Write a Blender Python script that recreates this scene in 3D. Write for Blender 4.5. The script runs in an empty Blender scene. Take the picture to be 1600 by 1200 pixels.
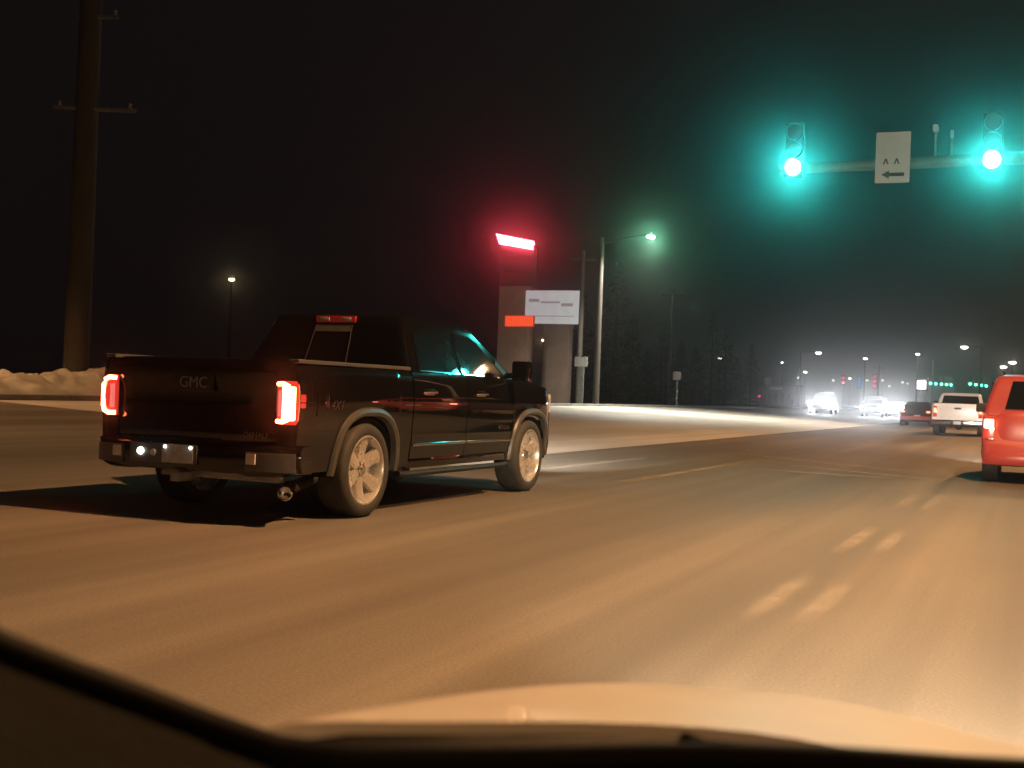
import bpy, bmesh, math, random
from mathutils import Vector, Matrix
R = math.radians
random.seed(7)
sc = bpy.context.scene
col = sc.collection

# ------------------------------------------------------------------ camera
CAM_H, FPX = 1.134, 1876.0
YAW, PITCH, ROLL = R(23.38), R(0.317), R(2.258)
_f = Vector((-math.sin(YAW) * math.cos(PITCH), math.cos(YAW) * math.cos(PITCH), math.sin(PITCH)))
_r0 = Vector((math.cos(YAW), math.sin(YAW), 0))
_u0 = _r0.cross(_f)
_r = _r0 * math.cos(ROLL) + _u0 * math.sin(ROLL)
_u = _u0 * math.cos(ROLL) - _r0 * math.sin(ROLL)
CAM = Vector((0, 0, CAM_H))
cd = bpy.data.cameras.new('camera')
cam = bpy.data.objects.new('camera', cd)
col.objects.link(cam)
cam.matrix_world = Matrix(((_r.x, _u.x, -_f.x, 0), (_r.y, _u.y, -_f.y, 0), (_r.z, _u.z, -_f.z, CAM_H), (0, 0, 0, 1)))
cd.sensor_width = 36
cd.lens = FPX / 1600 * 36
cd.clip_start = 0.02
cd.clip_end = 4000
cd.dof.use_dof = True
cd.dof.focus_distance = 11.5
cd.dof.aperture_fstop = 6.0
sc.camera = cam
# ------------------------------------------------------------------ night sky
w = bpy.data.worlds.new('World')
sc.world = w
w.use_nodes = True
w.node_tree.nodes['Background'].inputs[0].default_value = (0.55, 0.40, 0.42, 1)
w.node_tree.nodes['Background'].inputs[1].default_value = 0.0070
# ------------------------------------------------------------------ exposure
sc.view_settings.view_transform = 'Standard'
sc.view_settings.look = 'None'
sc.view_settings.exposure = 0.45
sc.cycles.use_denoising = True
sc.cycles.max_bounces = 6
sc.cycles.volume_bounces = 0
sc.cycles.sample_clamp_indirect = 4
sc.cycles.use_light_tree = True


def ray(px, py):
    return _f + _r * ((px - 800) / FPX) - _u * ((py - 600) / FPX)
def aty(px, py, Y):
    d = ray(px, py); return CAM + d * (Y / d.y)
def atx(px, py, X):
    d = ray(px, py); return CAM + d * (X / d.x)
def gnd(px, py, z=0):
    d = ray(px, py); return CAM + d * ((z - CAM_H) / d.z)
def hor(px):
    return 600 + (_r.z * (px - 800) / FPX + _f.z) * FPX / _u.z
def atd(px, py, dep):
    return CAM + ray(px, py) * dep


def sstep(a, b, x):
    t = max(0, min(1, (x - a) / (b - a))); return t * t * (3 - 2 * t)
def land(x):
    """height of the ground: the far carriageway and verge lie a little higher"""
    if x > -8.1: return 0.0
    if x > -21: return 0.48 * (-8.1 - x) / 12.9
    return 0.48

# ------------------------------------------------------------------ materials
def mat(name, c, rough=.5, metal=0, emit=None, es=0, coat=0, spec=.5, noise=0, nscale=8, nstretch=(1, 1, 1), bump=0, bscale=40, c2=None, rvar=0):
    m = bpy.data.materials.new(name); m.use_nodes = True
    nt = m.node_tree; b = nt.nodes['Principled BSDF']
    b.inputs['Base Color'].default_value = (*c, 1)
    b.inputs['Roughness'].default_value = rough
    b.inputs['Metallic'].default_value = metal
    b.inputs['Specular IOR Level'].default_value = spec
    if coat:
        b.inputs['Coat Weight'].default_value = coat
        b.inputs['Coat Roughness'].default_value = .012
    if emit:
        b.inputs['Emission Color'].default_value = (*emit, 1)
        b.inputs['Emission Strength'].default_value = es
    if noise or bump or c2 or rvar:
        tc = nt.nodes.new('ShaderNodeTexCoord'); mp = nt.nodes.new('ShaderNodeMapping')
        mp.inputs['Scale'].default_value = nstretch
        nt.links.new(tc.outputs['Object'], mp.inputs['Vector'])
        n = nt.nodes.new('ShaderNodeTexNoise'); n.inputs['Scale'].default_value = nscale
        n.inputs['Detail'].default_value = 5
        nt.links.new(mp.outputs[0], n.inputs['Vector'])
        if noise or c2:
            cr = nt.nodes.new('ShaderNodeValToRGB')
            k = c2 or tuple(x * (1 - noise) for x in c)
            cr.color_ramp.elements[0].position = .35; cr.color_ramp.elements[1].position = .65
            cr.color_ramp.elements[0].color = (*k, 1); cr.color_ramp.elements[1].color = (*c, 1)
            nt.links.new(n.outputs['Fac'], cr.inputs['Fac'])
            nt.links.new(cr.outputs['Color'], b.inputs['Base Color'])
        if rvar:
            mr = nt.nodes.new('ShaderNodeMapRange')
            mr.inputs['To Min'].default_value = max(0, rough - rvar); mr.inputs['To Max'].default_value = rough + rvar
            nt.links.new(n.outputs['Fac'], mr.inputs['Value']); nt.links.new(mr.outputs[0], b.inputs['Roughness'])
        if bump:
            n2 = nt.nodes.new('ShaderNodeTexNoise'); n2.inputs['Scale'].default_value = bscale; n2.inputs['Detail'].default_value = 4
            nt.links.new(tc.outputs['Object'], n2.inputs['Vector'])
            bp = nt.nodes.new('ShaderNodeBump'); bp.inputs['Strength'].default_value = bump; bp.inputs['Distance'].default_value = .02
            nt.links.new(n2.outputs['Fac'], bp.inputs['Height']); nt.links.new(bp.outputs[0], b.inputs['Normal'])
    return m

def emat(name, c, s):
    m = bpy.data.materials.new(name); m.use_nodes = True
    nt = m.node_tree; nt.nodes.clear()
    o = nt.nodes.new('ShaderNodeOutputMaterial'); e = nt.nodes.new('ShaderNodeEmission')
    e.inputs[0].default_value = (*c, 1); e.inputs[1].default_value = s
    nt.links.new(e.outputs[0], o.inputs[0]); return m

def ground_mat(name, base, lo, hi, streak=(1.1, .035, 1), speck=.25, rough=(.55, .85)):
    """pavement with lengthwise tyre tracks and salt streaks, patches and fine grain"""
    m = bpy.data.materials.new(name); m.use_nodes = True
    nt = m.node_tree; b = nt.nodes['Principled BSDF']; L = nt.links
    tc = nt.nodes.new('ShaderNodeTexCoord')
    def noise(scale, stretch, det=4):
        mp = nt.nodes.new('ShaderNodeMapping'); mp.inputs['Scale'].default_value = stretch
        L.new(tc.outputs['Object'], mp.inputs['Vector'])
        n = nt.nodes.new('ShaderNodeTexNoise'); n.inputs['Scale'].default_value = scale; n.inputs['Detail'].default_value = det
        L.new(mp.outputs[0], n.inputs['Vector']); return n.outputs['Fac']
    a = noise(1.0, streak, 6); p = noise(.22, (1, .5, 1)); g = noise(60, (1, 1, 1), 2); c = noise(2.2, (1.6, .02, 1), 3)
    def math_(op, x, y, v=None):
        n = nt.nodes.new('ShaderNodeMath'); n.operation = op
        for i, q in enumerate((x, y)):
            if isinstance(q, (int, float)): n.inputs[i].default_value = q
            else: L.new(q, n.inputs[i])
        return n.outputs[0]
    s = math_('ADD', math_('MULTIPLY', a, .5), math_('MULTIPLY', p, .3))
    s = math_('ADD', s, math_('MULTIPLY', c, .2))
    s = math_('ADD', s, math_('MULTIPLY', math_('SUBTRACT', g, .5), speck))
    cr = nt.nodes.new('ShaderNodeValToRGB'); e = cr.color_ramp.elements
    e[0].position = .33; e[0].color = (*lo, 1); e[1].position = .68; e[1].color = (*hi, 1)
    k = e.new(.5); k.color = (*base, 1)
    L.new(s, cr.inputs['Fac']); L.new(cr.outputs[0], b.inputs['Base Color'])
    mr = nt.nodes.new('ShaderNodeMapRange'); mr.inputs['To Min'].default_value = rough[0]; mr.inputs['To Max'].default_value = rough[1]
    L.new(a, mr.inputs['Value']); L.new(mr.outputs[0], b.inputs['Roughness'])
    b.inputs['Specular IOR Level'].default_value = .15
    bp = nt.nodes.new('ShaderNodeBump'); bp.inputs['Strength'].default_value = .2; bp.inputs['Distance'].default_value = .01
    L.new(g, bp.inputs['Height']); L.new(bp.outputs[0], b.inputs['Normal'])
    return m

M = {}
M['asphalt'] = ground_mat('asphalt', (.15, .136, .118), (.098, .088, .075), (.245, .225, .195))
M['salted'] = ground_mat('salted_concrete', (.54, .51, .46), (.34, .32, .28), (.72, .70, .66), streak=(.35, .05, 1))
M['grass'] = mat('winter_grass', (.07, .085, .05), .9, c2=(.12, .12, .10), noise=.4, nscale=3, bump=.6, bscale=12)
M['kerb'] = mat('kerb_concrete', (.30, .29, .27), .85, noise=.35, nscale=3, bump=.4)
M['snow'] = mat('dirty_snow', (.66, .63, .58), .75, c2=(.38, .34, .28), nscale=1.2, bump=.7, bscale=5)
M['black'] = mat('black_car_paint', (.004, .004, .0045), .10, coat=1, spec=.05, rvar=.03, nscale=3)
M['trimgrey'] = mat('satin_grey_trim', (.10, .10, .10), .35, .3, noise=.15)
M['plastic'] = mat('black_plastic', (.012, .012, .012), .55, bump=.1)
M['under'] = mat('underbody', (.010, .009, .008), .8, noise=.4)
M['glass'] = mat('tinted_glass', (.004, .004, .005), .02, spec=.4)
M['chrome'] = mat('chrome', (.75, .74, .72), .10, 1, rvar=.05, nscale=12)
M['rubber'] = mat('tyre_rubber', (.040, .039, .037), .72, noise=.3, nscale=10, bump=.2)
M['rim'] = mat('polished_alloy', (.56, .55, .53), .28, .55, rvar=.08, nscale=9)
M['redlens'] = mat('red_lens', (.16, .008, .008), .08, coat=1, emit=(1, .05, .03), es=.45)
M['redlens_dim'] = mat('dim_red_lens', (.22, .012, .01), .12, coat=1, emit=(1, .06, .03), es=.06)
M['pinklens'] = mat('pale_red_lens', (.5, .2, .2), .1, coat=1, emit=(1, .22, .20), es=.55)
M['clearlens'] = mat('clear_lens', (.55, .53, .5), .08, coat=1)
M['taillamp'] = emat('tail_lamp_lit', (1, .17, .06), 22)
M['taillamp_dim'] = emat('tail_lamp_low', (1, .13, .05), 9)
M['brake'] = emat('brake_lamp_lit', (1, .26, .16), 14)
M['platelamp'] = emat('plate_lamp_lit', (1, .93, .8), 9)
M['plate'] = mat('licence_plate', (.52, .54, .58), .3, noise=.3, nscale=18, bump=.3)
M['yplate'] = mat('yellowish_plate', (.75, .62, .25), .5, noise=.2)
M['redpaint'] = mat('red_car_paint', (.35, .05, .048), .30, coat=.8, noise=.12, nscale=2, rvar=.05)
M['whitepaint'] = mat('white_car_paint', (.74, .73, .71), .3, coat=.7, noise=.06)
M['greypaint'] = mat('grey_car_paint', (.10, .11, .12), .3, coat=.7, noise=.1)
M['darkpaint'] = mat('dark_car_paint', (.02, .02, .022), .25, coat=.8, noise=.1)
M['silver'] = mat('silver_car_paint', (.74, .71, .66), .42, .0, coat=.6, noise=.04, nscale=2)
M['dash'] = mat('dashboard_vinyl', (.0055, .006, .0045), .85, spec=.08, noise=.2, nscale=30, bump=.3, bscale=200)
M['seal'] = mat('black_window_seal', (.003, .003, .003), .6, spec=.1, noise=.2)
M['steel'] = mat('galvanised_steel', (.36, .36, .34), .5, .6, noise=.3, nscale=5)
M['armsteel'] = mat('dull_painted_steel', (.13, .12, .10), .6, .2, noise=.3, nscale=4)
M['greywood'] = mat('grey_weathered_pole', (.11, .10, .085), .85, c2=(.07, .062, .052), nscale=6, nstretch=(6, 6, .3), bump=.5, bscale=20)
M['wood'] = mat('weathered_wood_pole', (.055, .044, .034), .85, c2=(.03, .024, .019), nscale=6, nstretch=(6, 6, .3), bump=.5, bscale=20)
M['housing'] = mat('signal_housing', (.025, .025, .022), .6, noise=.2)
M['signwhite'] = mat('white_sign_sheet', (.52, .52, .53), .5, noise=.12, nscale=2)
M['signblack'] = mat('black_sign_print', (.02, .02, .02), .5, noise=.1)
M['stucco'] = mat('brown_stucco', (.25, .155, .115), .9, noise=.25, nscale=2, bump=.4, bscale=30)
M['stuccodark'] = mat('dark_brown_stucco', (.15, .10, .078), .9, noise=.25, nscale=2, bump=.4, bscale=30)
def worn_mat(name, c, amount):
    """paint worn thin towards its edges, the asphalt showing through"""
    m = mat(name, c, .75, noise=.25, nscale=3)
    nt = m.node_tree; L = nt.links; b = nt.nodes['Principled BSDF']
    tc = nt.nodes.new('ShaderNodeTexCoord'); mp = nt.nodes.new('ShaderNodeMapping'); mp.inputs['Scale'].default_value = (5, .5, 1)
    L.new(tc.outputs['Object'], mp.inputs['Vector'])
    n = nt.nodes.new('ShaderNodeTexNoise'); n.inputs['Scale'].default_value = 1.5; n.inputs['Detail'].default_value = 6; L.new(mp.outputs[0], n.inputs['Vector'])
    uv = nt.nodes.new('ShaderNodeSeparateXYZ'); L.new(tc.outputs['UV'], uv.inputs[0])
    def tri(o):
        a = nt.nodes.new('ShaderNodeMath'); a.operation = 'PINGPONG'; a.inputs[1].default_value = .5; L.new(o, a.inputs[0])
        r_ = nt.nodes.new('ShaderNodeMapRange'); r_.interpolation_type = 'SMOOTHSTEP'; r_.inputs['From Max'].default_value = .42; L.new(a.outputs[0], r_.inputs['Value']); return r_.outputs[0]
    def mul(x, y):
        a = nt.nodes.new('ShaderNodeMath'); a.operation = 'MULTIPLY'; a.use_clamp = True
        for i, q in enumerate((x, y)):
            if isinstance(q, float): a.inputs[i].default_value = q
            else: L.new(q, a.inputs[i])
        return a.outputs[0]
    nr = nt.nodes.new('ShaderNodeMapRange'); nr.inputs['From Min'].default_value = .3; nr.inputs['From Max'].default_value = .7; nr.inputs['To Min'].default_value = .45; L.new(n.outputs['Fac'], nr.inputs['Value'])
    k = mul(mul(tri(uv.outputs[0]), tri(uv.outputs[1])), mul(nr.outputs[0], amount))
    L.new(k, b.inputs['Alpha']); return m
M['wornpaint'] = worn_mat('worn_road_paint', (.46, .42, .36), .62)
M['wornyellow'] = worn_mat('worn_yellow_road_paint', (.50, .40, .24), .9)
M['bark'] = mat('bark', (.05, .042, .035), .9, noise=.4, bump=.5)
M['leaf'] = mat('dark_needles', (.035, .055, .03), .8, noise=.5, nscale=4)
M['wall'] = mat('shop_wall', (.22, .15, .13), .85, noise=.2)
M['roofing'] = mat('shop_roof', (.06, .06, .065), .8, noise=.2)
M['pane'] = mat('dark_pane', (.012, .014, .018), .05)
GREEN = (.0, 1.0, .80)
M['green'] = emat('green_signal_lit', (.05, 1, .88), 500)
M['green_far'] = emat('far_green_light_lit', (.10, 1, .62), 9)
M['lensoff_r'] = mat('unlit_red_lens', (.05, .004, .004), .25)
M['lensoff_y'] = mat('unlit_amber_lens', (.06, .03, .004), .25)
M['sodium'] = emat('sodium_lamp_lit', (1, .72, .36), 30)
M['mercury'] = emat('greenish_lamp_lit', (.30, 1, .55), 420)
M['headlamp'] = emat('headlamp_lit', (.93, .97, 1), 60)
M['oncoming_lamp'] = emat('oncoming_headlamp_lit', (.95, .98, 1), 900)
M['led_red'] = emat('red_sign_lit', (1, .06, .09), 30)
M['led_redrow'] = emat('red_sign_dim_row', (1, .03, .06), .06)
M['led_orange'] = emat('orange_board_lit', (1, .10, .03), .85)
M['led_orange2'] = emat('orange_board_dark', (.8, .07, .02), .28)
M['paneldim'] = mat('lit_white_panel', (.6, .6, .6), .5, emit=(.93, .90, 1), es=.22, noise=.15, nscale=1.5)
M['panelprint'] = mat('grey_panel_print', (.3, .2, .21), .5, emit=(.93, .90, 1), es=.10)
M['far_white'] = emat('far_white_sign_lit', (1, .95, .93), 1.6)
M['far_red'] = emat('far_red_sign_lit', (1, .04, .14), 1.1)
M['far_blue'] = emat('far_blue_sign_lit', (.12, .45, 1), 1.0)
M['far_lamp'] = emat('far_white_lamp_lit', (1, .93, .80), 14)
M['fascia'] = mat('pale_fascia', (.5, .5, .55), .6, emit=(.8, .85, 1), es=.08)

# ------------------------------------------------------------------ helpers
def link(o, parent=None):
    col.objects.link(o)
    if parent: o.parent = parent
    return o
def tag(o, label=None, cat=None, group=None, kind=None):
    if label: o['label'] = label
    if cat: o['category'] = cat
    if group: o['group'] = group
    if kind: o['kind'] = kind
    return o
def thing(name, label, cat, loc=(0, 0, 0), rz=0, group=None):
    o = bpy.data.objects.new(name, None); link(o)
    o.location = loc; o.rotation_euler = (0, 0, rz); o.empty_display_size = .2
    return tag(o, label, cat, group)
def obj(name, bm, m, parent=None, ang=35):
    bmesh.ops.remove_doubles(bm, verts=bm.verts, dist=1e-5)
    bmesh.ops.recalc_face_normals(bm, faces=bm.faces)
    for f in bm.faces: f.smooth = True
    for e in bm.edges:
        if len(e.link_faces) == 2 and e.calc_face_angle(0) > R(ang): e.smooth = False
    me = bpy.data.meshes.new(name); bm.to_mesh(me); bm.free()
    me.materials.append(M[m] if isinstance(m, str) else m)
    return link(bpy.data.objects.new(name, me), parent)
def dup(root, loc=None, rz=None, parent=None):
    c = root.copy(); link(c, parent)
    if loc is not None: c.location = loc
    if rz is not None: c.rotation_euler = (root.rotation_euler[0], root.rotation_euler[1], rz)
    for ch in list(root.children): dup(ch, parent=c)
    return c
def NB(): return bmesh.new()
def box(bm, c, s, bev=0, rot=None, seg=2):
    g = bmesh.ops.create_cube(bm, size=1)
    mtx = Matrix.Translation(c) @ (rot.to_4x4() if rot else Matrix()) @ Matrix.Diagonal((*s, 1))
    bmesh.ops.transform(bm, matrix=mtx, verts=g['verts'])
    if bev:
        es = list({e for v in g['verts'] for e in v.link_edges})
        bmesh.ops.bevel(bm, geom=es, offset=bev, segments=seg, affect='EDGES', profile=.7)
    return bm
def lathe(bm, prof, n=40, axis='X', c=(0, 0, 0), caps=True):
    """profile (radius, offset along axis) turned round the axis"""
    rings = []
    for (r_, a) in prof:
        ring = []
        for i in range(n):
            t = 2 * math.pi * i / n; u, v = r_ * math.cos(t), r_ * math.sin(t)
            p = {'X': (a, u, v), 'Y': (u, a, v), 'Z': (u, v, a)}[axis]
            ring.append(bm.verts.new((p[0] + c[0], p[1] + c[1], p[2] + c[2])))
        rings.append(ring)
    for a, b in zip(rings, rings[1:]):
        for i in range(n):
            j = (i + 1) % n
            bm.faces.new((a[i], a[j], b[j], b[i]))
    for ring in (rings[0], rings[-1]) if caps else ():
        try: bm.faces.new(ring)
        except ValueError: pass
    return bm
def tube(bm, pts, r_, n=10, r2=None, flat=1.0):
    pts = [Vector(p) for p in pts]; rings = []
    for i, p in enumerate(pts):
        d = (pts[min(i + 1, len(pts) - 1)] - pts[max(i - 1, 0)]).normalized()
        up = Vector((0, 0, 1)) if abs(d.z) < .9 else Vector((1, 0, 0))
        a = d.cross(up).normalized(); b = a.cross(d).normalized()
        rr = r_ if r2 is None else r_ + (r2 - r_) * i / (len(pts) - 1)
        rings.append([bm.verts.new(p + a * rr * math.cos(2 * math.pi * k / n) + b * rr * flat * math.sin(2 * math.pi * k / n)) for k in range(n)])
    for a, b in zip(rings, rings[1:]):
        for k in range(n):
            j = (k + 1) % n; bm.faces.new((a[k], a[j], b[j], b[k]))
    bm.faces.new(rings[0]); bm.faces.new(rings[-1]); return bm
def loft(bm, rings, close=True, caps=True):
    vs = [[bm.verts.new(p) for p in r_] for r_ in rings]
    for a, b in zip(vs, vs[1:]):
        n = len(a)
        for i in range(n if close else n - 1):
            j = (i + 1) % n
            try: bm.faces.new((a[i], a[j], b[j], b[i]))
            except ValueError: pass
    if caps and close:
        bm.faces.new(vs[0]); bm.faces.new(vs[-1])
    return bm
def grid(bm, rows):
    return loft(bm, rows, close=False, caps=False)
def solid(bm, t):
    bmesh.ops.recalc_face_normals(bm, faces=bm.faces)
    bmesh.ops.solidify(bm, geom=bm.faces[:], thickness=t); return bm
def quad(bm, a, b, c, d, t=0):
    vs = [bm.verts.new(p) for p in (a, b, c, d)]; bm.faces.new(vs); return bm
def plate(bm, a, b, c, d, t):
    """a four-cornered plate with thickness t along its normal"""
    a, b, c, d = map(Vector, (a, b, c, d)); n = (b - a).cross(d - a).normalized() * t
    return loft(bm, [[a, b, c, d], [a + n, b + n, c + n, d + n]])
def letters(name, text, size, m, parent, loc, rot, extr=.003, shear=0, xs=1):
    cu = bpy.data.curves.new(name, 'FONT'); cu.body = text; cu.size = size; cu.extrude = extr; cu.shear = shear
    cu.align_x = 'CENTER'; cu.align_y = 'CENTER'
    t = bpy.data.objects.new(name, cu); col.objects.link(t)
    dg = bpy.context.evaluated_depsgraph_get()
    me = bpy.data.meshes.new_from_object(t.evaluated_get(dg))
    bpy.data.objects.remove(t)
    me.materials.clear(); me.materials.append(M[m])
    o = link(bpy.data.objects.new(name, me), parent); o.location = loc; o.rotation_euler = rot; o.scale = (xs, 1, 1)
    return o
def spot(name, parent, loc, aim, power, color, size=60, blend=.6, rad=.08):
    l = bpy.data.lights.new(name, 'SPOT'); l.energy = power; l.color = color; l.spot_size = R(size); l.spot_blend = blend; l.shadow_soft_size = rad
    o = link(bpy.data.objects.new(name, l), parent); o.location = loc
    o.rotation_euler = (Vector(aim) - Vector(loc)).to_track_quat('-Z', 'Y').to_euler(); return o

# ================================================================== SETTING
def sheet(name, xs, ys, zf, m):
    bm = NB(); grid(bm, [[(x, y, zf(x, y)) for x in xs] for y in ys])
    return tag(obj(name, bm, m), kind='structure')
sheet('ground', [-900, -60, -30, -21, -14.5, -8.1, 0, 30, 900], [-60, 0, 60, 200, 500, 1600], lambda x, y: land(x) - .03, 'grass')
road = sheet('road', [-8.1, 0, 9], [-30, 0, 40, 120, 900], lambda x, y: 0, 'asphalt')
sheet('cross_road', [-21, -14.5, -8.1], [-30, 0, 19.5], lambda x, y: land(x) + .001, 'asphalt')
sheet('oncoming_carriageway', [-21, -14.5, -8.1], [19.5, 40, 120, 900], lambda x, y: land(x) + .002 if x > -8.2 else land(x), 'salted')
bm = NB()
box(bm, (-21.12, 435, .50), (.24, 930, .22), .03)
tag(obj('kerb', bm, 'kerb'), kind='structure')
bm = NB(); box(bm, (9.12, 435, .05), (.24, 930, .22), .03)
tag(obj('kerb', bm, 'kerb'), kind='structure')
# worn markings, each a thin sheet of its own 4 mm over the asphalt
def stripe(name, a, b, wd, m, parent=road, z=.004):
    a, b = Vector((a[0], a[1], 0)), Vector((b[0], b[1], 0)); n = (b - a).normalized().cross(Vector((0, 0, 1))) * wd / 2
    bm = NB(); N = 6
    grid(bm, [[a.lerp(b, i / N) - n + Vector((0, 0, z)), a.lerp(b, i / N) + n + Vector((0, 0, z))] for i in range(N + 1)])
    o = obj(name, bm, m, parent); me = o.data; ul = me.uv_layers.new(name='UVMap'); d = (b - a); nn = n.normalized()
    for lp in me.loops:
        q = me.vertices[lp.vertex_index].co - a; ul.data[lp.index].uv = (q.dot(nn) / wd + .5, q.dot(d) / d.length_squared)
    return o
for (y0, y1) in ((5.9, 8.3), (9.0, 12.0), (13.2, 17.2), (26, 29), (38, 41), (50, 53)):
    stripe('lane_dash', (-1.32, y0), (-1.29, y1), .22, 'wornpaint')
    stripe('lane_dash', (-1.04, y0 + .1), (-1.03, y1 - .15), .20, 'wornpaint')
stripe('lane_line', (-4.85, 13.2), (-4.70, 24.3), .34, 'wornyellow')
stripe('lane_line', (-4.78, 26.5), (-4.5, 120), .24, 'wornpaint')
stripe('lane_line', (-6.55, 14.5), (-6.4, 22.5), .26, 'wornpaint')
stripe('crosswalk_line', gnd(1090, 703), gnd(1500, 745), .45, 'wornyellow', z=.008)
stripe('crosswalk_line', gnd(1190, 723), gnd(1500, 754), .40, 'wornyellow', z=.008)
stripe('stop_line', (-4.6, 19.6), (-1.4, 19.3), .5, 'wornpaint', z=.012)
stripe('edge_line', (-8.0, 20), (-7.95, 140), .20, 'wornpaint')

# ploughed snow bank on the verge at the left
def snow_bank(x0, x1, y0, y1, h, seed):
    rnd = random.Random(seed); bm = NB(); rows = []
    N, K = 260, 30
    lump = [(rnd.uniform(y0, y1), rnd.uniform(.5, 1.6), rnd.uniform(-.22, .30)) for _ in range(22)]
    for i in range(N + 1):
        y = y0 + (y1 - y0) * i / N
        e = min(1, (y - y0) / 2.0, (y1 - y) / 2.0); e = max(0, e) ** .6
        row = []
        for k in range(K + 1):
            t = k / K; x = x0 + (x1 - x0) * t
            prof = math.sin(math.pi * min(1, t * 1.0)) ** .7
            hh = h * (1 + sum(a * math.exp(-((y - c) / s) ** 2) for c, s, a in lump))
            from mathutils import noise as mn
            z = prof * e * (hh + .30 * mn.noise((x * 1.1, y * .9, seed)) + .16 * mn.noise((x * 3, y * 2.6, seed)) + .06 * mn.noise((x * 9, y * 8, seed)))
            row.append((x + rnd.uniform(-.015, .015), y + rnd.uniform(-.02, .02), land(x) + .06 + z))
        rows.append(row)
    grid(bm, rows); return tag(obj('snow_bank', bm, 'snow', ang=180), kind='structure')
snow_bank(-21.3, -24.2, 13, 36, .48, 3)
for k, (px, py) in enumerate(((930, 645), (1010, 641), (1095, 640))):
    pass

# ================================================================== BLACK PICKUP
TR = (-6.17, 8.96, 0)
truck = thing('pickup_truck', 'glossy black crew cab pickup truck with lit red tail lights in the left lane', 'pickup truck', TR)
def prof(z, y=0):
    """half width of the body side at height z"""
    P = [(.36, .935), (.46, .955), (.58, .968), (.64, .978), (.76, .982), (.90, .992), (1.00, .996), (1.06, .990), (1.18, .978), (1.24, .966), (1.275, .945), (1.30, .905)]
    for (z0, a), (z1, b) in zip(P, P[1:]):
        if z <= z1:
            t = max(0, (z - z0) / (z1 - z0)); v = a + (b - a) * t; break
    else: v = P[-1][1]
    v -= .10 * sstep(3.9, 4.45, y) ** 1.5 + .02 * sstep(-.85, -1.15, y)
    return v
ZR = 1.285
def arch(y, c, hw=.515, top=.885, zc=.33, n=2.7):
    t = abs(y - c) / hw
    if t >= 1: return None
    return zc + (top - zc) * (1 - t ** n) ** (1 / n)
def side_panel(y0, y1, ztop, zbot, arches=(), s=1, slope=None, nz=14):
    ys = set()
    n = max(8, int((y1 - y0) / .05))
    for i in range(n + 1): ys.add(round(y0 + (y1 - y0) * i / n, 4))
    for c in arches:
        for k in range(33):
            t = math.pi * k / 32; ys.add(round(min(y1, max(y0, c - .5149 * math.cos(t))), 4))
    ys = sorted(ys); rows = []
    for y in ys:
        zb = zbot(y) if callable(zbot) else zbot
        for c in arches:
            a = arch(y, c)
            if a: zb = max(zb, a)
        zt = ztop(y) if callable(ztop) else ztop
        zs = [zb + (zt - zb) * k / nz for k in range(nz + 1)]
        rows.append([(s * prof(z, y), y, z) for z in zs])
    bm = NB(); grid(bm, rows); solid(bm, .035 * 1); return bm
def inset(bm): return bm
BED0, BED1 = -1.07, .765
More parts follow.
